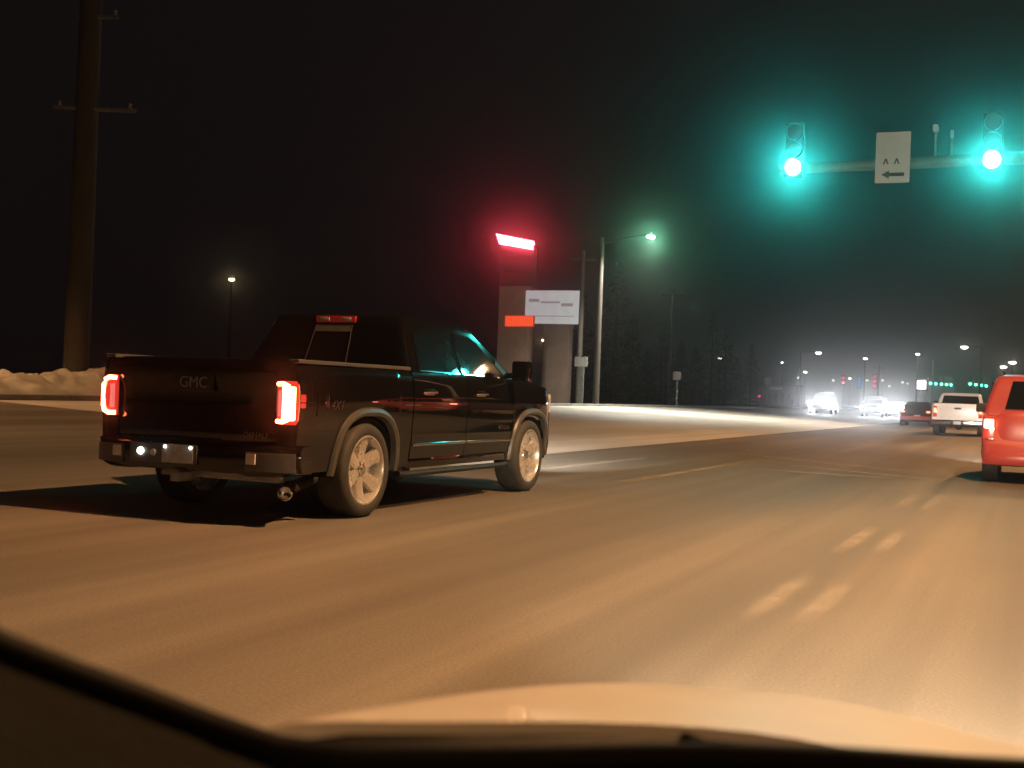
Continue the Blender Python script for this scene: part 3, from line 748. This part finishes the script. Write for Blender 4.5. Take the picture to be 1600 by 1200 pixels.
ONC = 'oncoming cars with headlights on'
for px, py, X, paint, B, T, lab in (
    (1280, 627, -15.2, 'darkpaint', SUV_B, SUV_T, 'dark oncoming vehicle with glaring headlights, leftmost of three, beside the bare grass verge'),
    (1361, 628, -11.6, 'greypaint', SUV_B, SUV_T, 'grey oncoming vehicle with the largest headlight glare, middle of three'),
    (1398, 630, -10.9, 'darkpaint', SED_B, SED_T, 'dark oncoming sedan with headlights on, nearest the red tail light car')):
    p = atx(px, py, X)
    c = car('oncoming_car', lab, 'car', (X, p.y + 4.6, land(X)), math.pi, paint, B, T, (.85, 3.6), ONC)
    c.scale = (1, 1, 1)
    front_lights(c, .88, .74, 4.45, 160, 0)
    z0 = 1.02 if B is SUV_B else .95
    bm = NB(); y0 = 3.42; P = [(-.70, y0, z0 + .05), (.70, y0, z0 + .05), (.60, 2.75, z0 + .44), (-.60, 2.75, z0 + .44)]; plate(bm, *[(a, b + .04, c_ + .03) for a, b, c_ in P], .012); obj('windshield', bm, 'glass', c)
    bm = NB(); box(bm, (0, 4.52, .62), (.9, .08, .18), .03); obj('grille', bm, 'plastic', c)
    bm = NB(); box(bm, (0, 4.52, .42), (1.5, .1, .14), .04); obj('front_bumper', bm, paint, c)

# ================================================================== OUR OWN CAR
own = thing('car', 'pale car the picture is taken from, with its hood and dashboard along the bottom edge', 'car', (.42, -.2, 0))
def W(p): return Vector(p) - Vector((.42, -.2, 0))
bm = NB(); rows = []
def hood_y(x):
    return .66 + .32 * sstep(-.52, -.05, x) - .2 * sstep(.9, 1.36, x)
def hood_z(x, y):
    z = .905 - .13 * (y - .7) - .06 * (y - .7) ** 2 - .25 * max(0, y - 1.75) ** 2
    z += .010 * math.exp(-((x + .24) / .16) ** 2) - .016 * math.exp(-((x - .02) / .13) ** 2)
    if x < -.42: z -= 4.0 * (-.42 - x) ** 2
    if x > 1.14: z -= .55 * (x - 1.14) ** 2
    return z
for i in range(41):
    y = .72 + 1.43 * i / 40
    rows.append([W((x, yy, hood_z(x, yy))) for x, yy in ((-.54 + 1.92 * k / 60, hood_y(-.54 + 1.92 * k / 60) + (2.15 - hood_y(-.54 + 1.92 * k / 60)) * i / 40) for k in range(61))])
grid(bm, rows); solid(bm, .01); hood = obj('hood', bm, 'silver', own)
bm = NB(); rows = []
for i in range(13):
    z = .47 - .25 * i / 12
    rows.append([W((-.50 + 1.84 * k / 30, 2.16 - .14 * abs((k - 15) / 15) ** 3 - .10 * (i / 12 - .3) ** 2, z)) for k in range(31)])
grid(bm, rows); solid(bm, .02); nose = obj('front_bumper', bm, 'silver', own)
for s in (-1, 1):
    x = .42 + s * .70
    bm = NB(); box(bm, W((x, 2.12, .50)), (.34, .10, .12), .04, seg=3); hl = obj('headlight', bm, 'clearlens', own)
    bm = NB(); lathe(bm, [(0, .03), (.06, .025), (.07, 0)], 18, 'Y', W((x, 2.175, .50))); obj('headlight_bulb', bm, 'headlamp', hl)
    spot('headlight_beam', hl, W((x, 2.28, .50)), W((x - .3, 22, .12)), 2300, (1, .76, .50), 75, .85)
    bm = NB(); rows = []
    for i in range(21):
        y = -1.2 + 3.25 * i / 20
        rows.append([W((.42 + s * (.90 + .05 * math.sin(math.pi * k / 10)), y, .22 + (hood_z(-.42, max(.72, y)) - .32) * k / 10)) for k in range(11)])
    grid(bm, rows); solid(bm, .02); obj('fender', bm, 'silver', own)
    for y in (1.35, -1.25): small_wheel(own, W((.42 + s * .80, y, .33)), s, .33)
# windscreen base and dashboard follow the curved lower edge of the glass
edge = [(-260, 905, .60), (-120, 952, .62), (0, 1012, .64), (110, 1055, .66), (220, 1095, .68), (330, 1137, .70), (430, 1172, .71), (560, 1190, .72), (760, 1192, .72), (1000, 1186, .72), (1120, 1184, .72), (1300, 1190, .72), (1500, 1204, .72), (1700, 1214, .72), (2000, 1226, .72)]
E3 = [CAM + ray(px, py) * d for px, py, d in edge]
bm = NB(); tube(bm, [W(p) for p in E3], .0085, 10, flat=1.1); obj('windscreen_seal', bm, 'seal', own)
bm = NB(); rows = []
for t_ in range(9):
    row = []
    for p in E3:
        back = Vector((p.x * (1 - .075 * t_), p.y * (1 - .075 * t_), p.z - .002 - .022 * t_ - .004 * t_ * t_))
        row.append(W(back))
    rows.append(row)
grid(bm, rows); solid(bm, .01); obj('dashboard', bm, 'dash', own)
bm = NB(); tube(bm, [W(CAM + ray(px, py) * d) for px, py, d in ((1070, 1156, .88), (1100, 1168, .86), (1300, 1186, .84), (1700, 1216, .84))], .006, 8); obj('wiper', bm, 'seal', own)
bm = NB(); rows = []
for t_ in range(10):
    rows.append([W((x, hood_y(x) - .004 - .035 * t_, hood_z(x, hood_y(x)) - .008 - .013 * t_)) for x in (-.54 + 1.92 * k / 30 for k in range(31))])
grid(bm, rows); solid(bm, .01); obj('cowl', bm, 'seal', own)

# ================================================================== MAST ARM AND SIGNALS
YA = 24.0
a0 = aty(1225, 262, YA); a1 = aty(1550, 240, YA)
zr = lambda x: 5.92 + .0 * x
slope = (a1.z - a0.z) / (a1.x - a0.x)
za = lambda x: a0.z + .02 + .012 * (x - a0.x)
mast = thing('signal_mast', 'galvanised mast with a long arm reaching over the road ahead', 'signal mast', (8.2, YA + .25, 0))
def MW(p): return Vector(p) - Vector((8.2, YA + .25, 0))
bm = NB(); lathe(bm, [(.17, 0), (.12, 10.6)], 16, 'Z'); box(bm, (0, 0, .04), (.5, .5, .08), .01); obj('pole', bm, 'steel', mast)
bm = NB(); tube(bm, [MW((x, YA + .25, za(x))) for x in [8.2 - (8.2 + 4.8) * k / 12 for k in range(13)]], .16, 14, .10); obj('arm', bm, 'armsteel', mast)
def luminaire(parent, p, m, power, color, rad=.16, size=150):
    bm = NB(); box(bm, p + Vector((0, 0, .07)), (.34, .70, .14), .05, seg=3); h = obj('lamp_head', bm, 'steel', parent)
    bm = NB(); box(bm, p + Vector((0, 0, -.02)), (.24, .48, .09), .02); obj('lamp_lens', bm, m, h)
    if power:
        spot('lamp_light', h, p + Vector((0, 0, -.07)), p + Vector((0, 0, -9)), power, color, size, .5, rad)
    return h
def detector(px, py, h_):
    b = aty(px, py, YA + .2); base = Vector((b.x, YA + .25, za(b.x) + .08))
    t = thing('detector', 'small camera detector on a short post above the arm' if h_ > .5 else 'slim sensor post standing on the arm next to the green signal', 'sensor', base)
    bm = NB(); tube(bm, [(0, 0, 0), (0, 0, h_)], .025, 8); obj('post', bm, 'steel', t)
    bm = NB(); box(bm, (0, -.08, h_), (.10, .26, .10) if h_ > .5 else (.06, .10, .14), .02); obj('sensor_head', bm, 'signwhite', t)
detector(1462, 212, .55); detector(1488, 205, .42)
def signal(px, py, Y, label, group, lens='green', s=1.0, facing=0):
    b = aty(px, py, Y); t = thing('traffic_signal', label, 'traffic light', b, facing, group); t.scale = (s, s, s)
    bm = NB(); box(bm, (0, .13, .36), (.36, .22, 1.06), .03, seg=2); obj('housing', bm, 'housing', t)
    for k, m in enumerate((lens, 'lensoff_y', 'lensoff_r')):
        z = .355 * k
        bm = NB(); lathe(bm, [(0, .006), (.10, .009), (.148, .014), (.150, .03)], 28, 'Y', (0, 0, z)); obj('lens', bm, m, t)
        bm = NB(); rows = []
        for i in range(17):
            a = R(-75 + 330 * i / 16); c, s_ = math.cos(a), math.sin(a)
            rows.append([(.165 * c, .03, z + .165 * s_), (.160 * c, -.20 + .10 * (1 - max(0, s_)), z + .160 * s_ - .01)])
        grid(bm, rows); solid(bm, .004); obj('visor', bm, 'housing', t)
    return t
NEAR = None
signal(1240, 262, YA - .10, 'glowing green traffic light at the left end of the arm', 'green signals on the near arm')
signal(1550, 250, YA - .10, 'glowing green traffic light at the right, above the red vehicle', 'green signals on the near arm')
sg = aty(1395, 246, YA - .02)
sign = thing('lane_sign', 'tall white lane sign with a black left arrow hung on the arm', 'sign', sg)
bm = NB(); box(bm, (0, 0, 0), (.64, .012, .98), .005); obj('sign_plate', bm, 'signwhite', sign)
bm = NB(); quad(bm, (-.20, -.009, -.34), (-.08, -.009, -.42), (-.08, -.009, -.26), (-.08, -.009, -.26)) if False else None
v = [bm.verts.new(q) for q in ((-.20, -.009, -.33), (-.06, -.009, -.41), (-.06, -.009, -.365), (.22, -.009, -.365), (.22, -.009, -.295), (-.06, -.009, -.295), (-.06, -.009, -.25))]
bm.faces.new(v); solid(bm, .002); obj('arrow', bm, 'signblack', sign)
for x in (-.13, .07):
    bm = NB(); plate(bm, (x - .05, -.009, -.13), (x - .02, -.009, -.13), (x + .02, -.009, -.02), (x - .01, -.009, -.02), .002); plate(bm, (x + .06, -.009, -.13), (x + .03, -.009, -.13), (x - .01, -.009, -.02), (x + .02, -.009, -.02), -.002); obj('chevron', bm, 'signblack', sign)
bm = NB(); box(bm, (0, .10, .05), (.10, .18, .24), .01); obj('bracket', bm, 'steel', sign)

# ================================================================== STREET LAMPS
SOD = (1, .49, .19)
def street_lamp(x, y, h, arm, label, m='sodium', power=0, color=SOD, z0=None, group='street lamps along the road', wood=False, size=150):
    z0 = land(x) if z0 is None else z0
    t = thing('street_lamp', label, 'street lamp', (x, y, z0), 0, group)
    bm = NB(); lathe(bm, [(.18, 0), (.13, h)] if wood else [(.13, 0), (.075, h)], 12, 'Z'); box(bm, (0, 0, .05), (.4, .4, .1), .01); obj('pole', bm, 'wood' if wood else 'steel', t)
    if arm:
        bm = NB(); tube(bm, [(arm * k / 8, 0, h - .35 + .45 * math.sin(math.pi / 2 * k / 8)) for k in range(9)], .045, 8, .035); obj('arm', bm, 'wood' if wood else 'steel', t)
    luminaire(t, Vector((arm, 0, h + .02)), m, power, color, size=size)
    return t
LAMPW = 17500
street_lamp(7.6, 9.5, 10, -4.6, 'sodium street lamp over the near lanes', power=LAMPW)
street_lamp(7.6, -16, 10, -4.6, 'sodium street lamp behind the camera car', power=LAMPW * .45)
street_lamp(-26.6, 15.5, 9, 2.6, 'sodium street lamp over the left verge', power=4500, size=125)
street_lamp(7.6, 63, 10, -4.6, 'unseen sodium street lamp added far beyond the signal arm on the right', power=LAMPW * .9)  # lamp added out of view to brighten the pale carriageway
street_lamp(7.6, 37, 10, -4.6, 'sodium street lamp beyond the signal arm', power=LAMPW * .95)

# greenish lamp on the wooden pole by the far verge
p = atx(1020, 370, -18.4)
lamp_g = street_lamp(-21.2, p.y, p.z - .48, 2.7, 'bright greenish white lamp on a tall wooden pole beyond the black truck', m='mercury', power=17500, color=(1, .93, .80), wood=True, group=None, size=146)
# far street lamps placed from their height above the horizon
def far_lamp(px, py, h, label, arm=0, m='far_lamp', size=.3):
    if 'warm' in label: m = 'sodium'
    d = ray(px, py); d = d / Vector((d.x, d.y)).length
    D = (h - CAM_H + .48 * 0) / max(d.z, .004); q = CAM + d * D
    t = thing('street_lamp', label, 'street lamp', (q.x, q.y, land(q.x) - .03), 0, 'far street lamps')
    hh = q.z - land(q.x) + .03
    bm = NB(); tube(bm, [(arm, 0, 0), (arm, 0, hh + .1)], .13, 8, .08)
    if arm: tube(bm, [(arm, 0, hh), (0, 0, hh + .18)], .06, 6)
    obj('pole', bm, 'wood', t)
    bm = NB(); box(bm, (0, 0, hh + .12), (size * 1.5, size * 1.5, .16), .03); obj('lamp_head', bm, 'steel', t)
    bm = NB(); lathe(bm, [(0, -size * .5), (size * .7, -size * .3), (size, 0), (size * .8, size * .25), (0, size * .3)], 14, 'Z', (0, 0, hh - .05)); obj('lamp_lens', bm, m, t)
FAR = [(1279, 551, 8.5, -2.6, .42, 'far street lamp on a tall arm pole above the oncoming headlights'),
       (1258, 581, 8, 0, .45, 'small lamp just right of the arm pole'),
       (1247, 590, 8, 0, .32, 'faint yellow lamp just left of the arm pole'),
       (1352, 560, 9, 0, .36, 'lamp high above the middle oncoming car'),
       (1434, 553, 9, 0, .30, 'lamp high above the white roadside sign'),
       (1507, 542, 9, 2.0, .45, 'brightest far lamp, above the white pickup'),
       (1568, 573, 8, 0, .52, 'lamp just above the roof corner of the red vehicle'),
       (1582, 566, 8, 0, .52, 'rightmost far lamp, over the red roof'),
       (1125, 559, 7, 0, .25, 'small lone lamp in front of the dark trees'),
       (850, 531, 8, 0, .28, 'small warm lamp behind the pylon columns'),
       (1302, 594, 8, 0, .35, 'tiny white lamp left of the red far sign'),
       (1328, 591, 8, 0, .42, 'tiny pinkish lamp between the red and blue far signs'),
       (1355, 594, 8, 0, .33, 'tiny lamp right of the blue far sign'),
       (1379, 594, 8, 0, .33, 'tiny lamp right of the tall red far sign'),
       (1390, 603, 7, 0, .33, 'tiny low lamp above the third oncoming car'),
       (1410, 597, 8, 0, .28, 'left one of two tiny lamps beside the white sign'),
       (1418, 599, 8, 0, .28, 'right one of two tiny lamps beside the white sign'),
       (1222, 566, 8, 0, .18, 'very faint lamp over the low shop'),
       (362, 436, 9, 0, .22, 'warm lone lamp left of the black truck cab')]
for px, py, h, arm, sz, lab in FAR: far_lamp(px, py, h, lab, arm, size=sz)

# ================================================================== PYLON SIGN
PX = -28.0
def PYL(px, py): return aty(px, py, YP)
base = atx(838, 628, PX); YP = base.y
b0 = PYL(838, 628)
pyl = thing('pylon_sign', 'tall brown roadside pylon sign with a glowing red top and a white panel', 'sign', (b0.x, YP, .48))
def PL(px, py): q = PYL(px, py); return Vector((q.x - b0.x, 0, q.z - .48))
def pbox(name, px0, py0, px1, py1, yo, th, m, par=pyl, bev=.02):
    a, b = PL(px0, py0), PL(px1, py1); bm = NB()
    box(bm, ((a.x + b.x) / 2, yo, (a.z + b.z) / 2), (abs(b.x - a.x), th, abs(a.z - b.z)), bev); return obj(name, bm, m, par)
lo = PL(800, 640).z
def col_(px0, px1, pytop, yo, th, m):
    a, b = PL(px0, pytop), PL(px1, pytop); bm = NB()
    box(bm, ((a.x + b.x) / 2, yo, a.z / 2 - .05), (b.x - a.x, th, a.z + .1), .03); return obj('column', bm, m, pyl)
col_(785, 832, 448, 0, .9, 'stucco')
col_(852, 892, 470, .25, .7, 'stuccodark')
wpn = pbox('white_panel', 827, 455, 908, 507, -.30, .5, 'paneldim')
for (x0, y0, x1, y1) in ((832, 468, 848, 473), (850, 472, 880, 475), (882, 475, 900, 480), (836, 494, 902, 496), (836, 500, 902, 501)):
    pbox('print', x0, y0, x1, y1, -.555, .006, 'panelprint', wpn, 0)
led = pbox('message_board', 796, 494, 841, 512, -.66, .14, 'led_orange2')
for k in range(14):
    x = 797.5 + 3.1 * k; pbox('light_column', x, 495, x + 2.0, 511, -.735, .01, 'led_orange', led, 0)
top = pbox('top_frame', 783, 384, 836, 450, .1, .35, 'housing')
bm = NB()
a, b, c, d = PL(778, 366), PL(834, 377), PL(834, 391), PL(783, 382)
loft(bm, [[q + Vector((0, -.30, 0)) for q in (a, b, c, d)], [q + Vector((0, .1, 0)) for q in (a, b, c, d)]]); obj('red_letters', bm, 'led_red', pyl)
for y0 in (402, 424): pbox('dim_row', 790, y0, 828, y0 + 2, -.08, .01, 'led_redrow', top, 0)

# ================================================================== POLES AND SMALL SIGNS
q = gnd(118, 634, .48); q = atx(118, 600, -24.6)
up = thing('utility_pole', 'thick wooden utility pole with crossarm behind the snow bank', 'utility pole', (-24.6, q.y, .44))
bm = NB(); tube(bm, [(0, 0, 0), (.0, 0, 6), (.0, 0, 12.5)], .36, 16, .29); obj('pole', bm, 'greywood', up)
zc = atx(137, 172, -24.6).z - .44
for z, L_ in ((zc, 1.15), (zc + 2.6, .55)):
    bm = NB(); box(bm, (.28, 0, z), (.12, L_ * 2, .10), .01, rot=Matrix.Rotation(R(-66), 3, 'Z')); ca = obj('crossarm', bm, 'steel', up)
    for s in (-1, 1):
        bm = NB(); p_ = Matrix.Rotation(R(-66), 3, 'Z') @ Vector((0, s * L_ * .85, 0)); lathe(bm, [(.04, 0), (.06, .05), (.03, .08), (.05, .13), (.0, .16)], 12, 'Z', (.28 + p_.x, p_.y, z + .05)); obj('insulator', bm, 'signwhite', ca)
def plain_pole(px, pytop, X, r_, lab, r2=None):
    q = atx(px, pytop, X); t = thing('utility_pole', lab, 'utility pole', (X, q.y, land(X) - .03))
    bm = NB(); tube(bm, [(0, 0, 0), (0, 0, (q.z - land(X)) / 2), (0, 0, q.z - land(X))], r_, 12, r2 or r_ * .7); obj('pole', bm, 'wood', t)
    bm = NB(); box(bm, (0, 0, q.z - land(X) - .5), (1.6, .1, .12), .01); obj('crossarm', bm, 'wood', t); return t
plain_pole(912, 392, -24.0, .17, 'slim utility pole between the pylon sign and the lamp pole')
plain_pole(1051, 450, -24.0, .13, 'thin utility pole standing right of the greenish lamp')
plain_pole(1458, 562, -21.8, .22, 'far utility pole right of the white roadside sign')
plain_pole(1373, 570, -23.0, .22, 'far utility pole behind the middle oncoming car')
def small_sign(px, py, wpx, hpx, X, lab, shape='box', m='signwhite', pw=.05, name='road_sign'):
    q = atx(px, py, X); k = (q - CAM).dot(_f) / FPX; z0 = land(X)
    t = thing(name, lab, 'sign', (X, q.y, z0 - .03)); hh = q.z - z0 + .03
    bm = NB(); box(bm, (0, .06, hh / 2), (pw * 2, .06, hh), .005); obj('post', bm, 'steel', t)
    bm = NB()
    if shape == 'box': box(bm, (0, 0, hh), (wpx * k, .03, hpx * k), .006)
    else: lathe(bm, [(wpx * k / 2, -.015), (wpx * k / 2, .015)], 8, 'Y', (0, 0, hh))
    obj('sign_plate', bm, m, t); return t
small_sign(908, 565, 21, 15, -21.8, 'small white sign on a wide grey post below the slim pole', pw=.16)
small_sign(1058, 587, 13, 13, -22.2, 'small square white sign beside the thin utility pole')
small_sign(1200, 595, 12, 12, -22.0, 'grey back of an octagonal sign near the low shop', 'oct', 'steel')
q = atx(1240, 630, -22.0)
cb = thing('utility_cabinet', 'squat pale utility cabinet on the verge by the arm pole', 'cabinet', (-22.6, q.y, .45))
bm = NB(); box(bm, (0, 0, .45), (1.0, .6, .84), .03); obj('cabinet_body', bm, 'kerb', cb)
bm = NB(); box(bm, (0, 0, .89), (1.1, .7, .06), .02); obj('lid', bm, 'kerb', cb)
bm = NB(); box(bm, (.1, -.31, .45), (.02, .03, .12), .004); obj('latch', bm, 'steel', cb)
# lit signs far down the road
def far_sign(px0, py0, px1, py1, D, m, lab, name='lit_sign', seg=1):
    cx, cy = (px0 + px1) / 2, (py0 + py1) / 2; q = aty(cx, cy, D); k = (q - CAM).dot(_f) / FPX
    t = thing(name, lab, 'sign', (q.x, q.y, land(q.x) - .03)); hh = q.z - land(q.x) + .03
    wd, ht = (px1 - px0) * k, (py1 - py0) * k
    bm = NB(); tube(bm, [(0, .25, 0), (0, .25, hh)], .15, 8); obj('post', bm, 'steel', t)
    bm = NB(); box(bm, (0, .1, hh), (wd + .2, .3, ht + .2), .03); fr = obj('frame', bm, 'housing', t)
    for i in range(seg):
        z = hh - ht / 2 + ht * (i + .5) / seg; bm = NB(); box(bm, (0, -.08, z), (wd, .06, ht / seg * (.92 if seg == 1 else .62)), .01); obj('lit_panel', bm, m, fr)
far_sign(1433, 594, 1447, 609, 110, 'far_white', 'glowing white roadside sign left of the white pickup')
far_sign(1315, 587, 1320, 601, 230, 'far_red', 'short red upright lit sign, far off', seg=2)
far_sign(1340, 589, 1345, 606, 230, 'far_blue', 'blue upright lit sign of stacked lights, far off', seg=5)
far_sign(1364, 585, 1369, 607, 230, 'far_red', 'tall red upright lit sign, far off', seg=3)
far_sign(1288, 612, 1303, 619, 210, 'far_white', 'small wide white lit sign over the left oncoming car', seg=1)
# rows of tiny far green lights, built as signal heads on mast arms
for i, px in enumerate((1454, 1462, 1471, 1479, 1486)):
    signal(px, 599 + i * .6, 215, 'tiny far green light in the row right of the white sign', 'far green lights right of the white sign', 'green_far', 1.5)
for i, px in enumerate((1516, 1525, 1533, 1541)):
    signal(px, 600 + i * 1.0, 215, 'tiny far green light in the row above the white pickup', 'far green lights above the white pickup', 'green_far', 1.5)
for (p0, p1, py, lab) in ((1450, 1492, 596, 'thin far mast arm carrying the green lights right of the white sign'), (1512, 1546, 597, 'thin far mast arm carrying the green lights above the white pickup')):
    a, b = aty(p0, py + 1, 215.4), aty(p1, py + 2.5, 215.4)
    t = thing('signal_mast', lab, 'signal mast', (b.x, b.y, 0)); t.location.z = land(b.x)
    bm = NB(); tube(bm, [(0, 0, 0), (0, 0, b.z - land(b.x) + .9)], .15, 8); obj('pole', bm, 'steel', t)
    bm = NB(); tube(bm, [(0, 0, b.z + .6 - land(b.x)), (a.x - b.x, 0, a.z + .6 - land(b.x))], .1, 8); obj('arm', bm, 'steel', t)
# low shop far behind the verge
q = atx(1214, 628, -40); sh = thing('shop_building', 'low dark shop with a pale fascia beyond the verge', 'building', (-40, q.y, .42))
k = (q - CAM).dot(_f) / FPX
bm = NB(); box(bm, (0, 3, 1.7), (60 * k, 6, 3.4), .03); obj('wall', bm, 'wall', sh)
bm = NB(); box(bm, (0, 3, 3.5), (62 * k, 6.6, .25), .03); obj('roof', bm, 'roofing', sh)
bm = NB(); box(bm, (-2 * k, -.12, 2.9), (20 * k, .14, .45), .02); obj('fascia', bm, 'fascia', sh)
for i in range(5):
    bm = NB(); x = (-22 + 10 * i) * k; box(bm, (x, -.02, 1.3), (6 * k, .10, 1.5), .01); wn = obj('window', bm, 'housing', sh)
    bm = NB(); box(bm, (x, -.085, 1.3), (5.4 * k, .02, 1.36), .005); obj('pane', bm, 'pane', wn)
far_sign(1185, 617, 1189, 621, 160, 'far_red', 'tiny red light low beside the shop', 'red_light')

# ================================================================== TREES
def make_tree(seed, h):
    rnd = random.Random(seed)
    t = thing('conifer_tree', 'dark conifer in the row of trees beyond the verge', 'tree', (0, 0, 0), 0, 'dark conifers beyond the verge')
    bm = NB(); tube(bm, [(0, 0, 0), (.05, 0, h * .5), (0, 0, h * .95)], .20, 8, .03)
    for i in range(14):
        z = h * (.15 + .75 * i / 14); a = rnd.uniform(0, 6.28); L_ = (1 - z / h) * h * .26 + .3
        tube(bm, [(0, 0, z), (L_ * math.cos(a), L_ * math.sin(a), z - .15 * L_)], .04, 5, .015)
    obj('trunk', bm, 'bark', t)
    vs, fs = [], []
    for i in range(2600):
        z = h * (.10 + .9 * rnd.random() ** 1.3); rr = ((1 - z / h) * h * .27 + .12) * (rnd.random() ** .45) * (1 + .35 * math.sin(z * 5 + seed))
        a = rnd.uniform(0, 6.28); c = Vector((rr * math.cos(a), rr * math.sin(a), z - rr * .25))
        d = Vector((math.cos(a), math.sin(a), rnd.uniform(-.7, .1))).normalized(); s_ = rnd.uniform(.14, .34)
        n = d.cross(Vector((rnd.uniform(-1, 1), rnd.uniform(-1, 1), 1))).normalized()
        k0 = len(vs); vs += [c - n * s_ * .3, c + d * s_, c + n * s_ * .3]; fs.append((k0, k0 + 1, k0 + 2))
    me = bpy.data.meshes.new('crown'); me.from_pydata(vs, [], fs); me.materials.append(M['leaf'])
    link(bpy.data.objects.new('crown', me), t); return t
protos = [make_tree(1, 9.5), make_tree(2, 7.5), make_tree(5, 11)]
rnd = random.Random(11); n = 0
spots = [(px, rnd.uniform(-46, -33)) for px in (905, 930, 958, 985, 1010, 1032, 1062, 1085, 1110, 1132, 1150, 1172)]
for i, (px, X) in enumerate(spots):
    q = atx(px, 620, X); o = protos[i] if i < 3 else dup(protos[i % 3])
    o.location = (X, q.y, .42); o.rotation_euler = (0, 0, rnd.uniform(0, 6.28)); k_ = rnd.uniform(.8, 1.15); o.scale = (k_, k_, k_)

# ================================================================== HAZE, ADDED FOR THE HALOS ROUND LAMPS
bm = NB(); box(bm, (-60, 190, 9), (240, 470, 22))
hz = obj('haze', bm, 'housing')
hm = bpy.data.materials.new('halo_haze'); hm.use_nodes = True; nt = hm.node_tree; nt.nodes.clear()
o_ = nt.nodes.new('ShaderNodeOutputMaterial'); pv = nt.nodes.new('ShaderNodeVolumePrincipled')
pv.inputs['Color'].default_value = (.9, .92, .95, 1); pv.inputs['Density'].default_value = .0032; pv.inputs['Anisotropy'].default_value = .965
nt.links.new(pv.outputs[0], o_.inputs['Volume'])
hz.data.materials.clear(); hz.data.materials.append(hm)
tag(hz, 'thin haze added over the whole road to give the lamps halos', 'haze', kind='stuff')
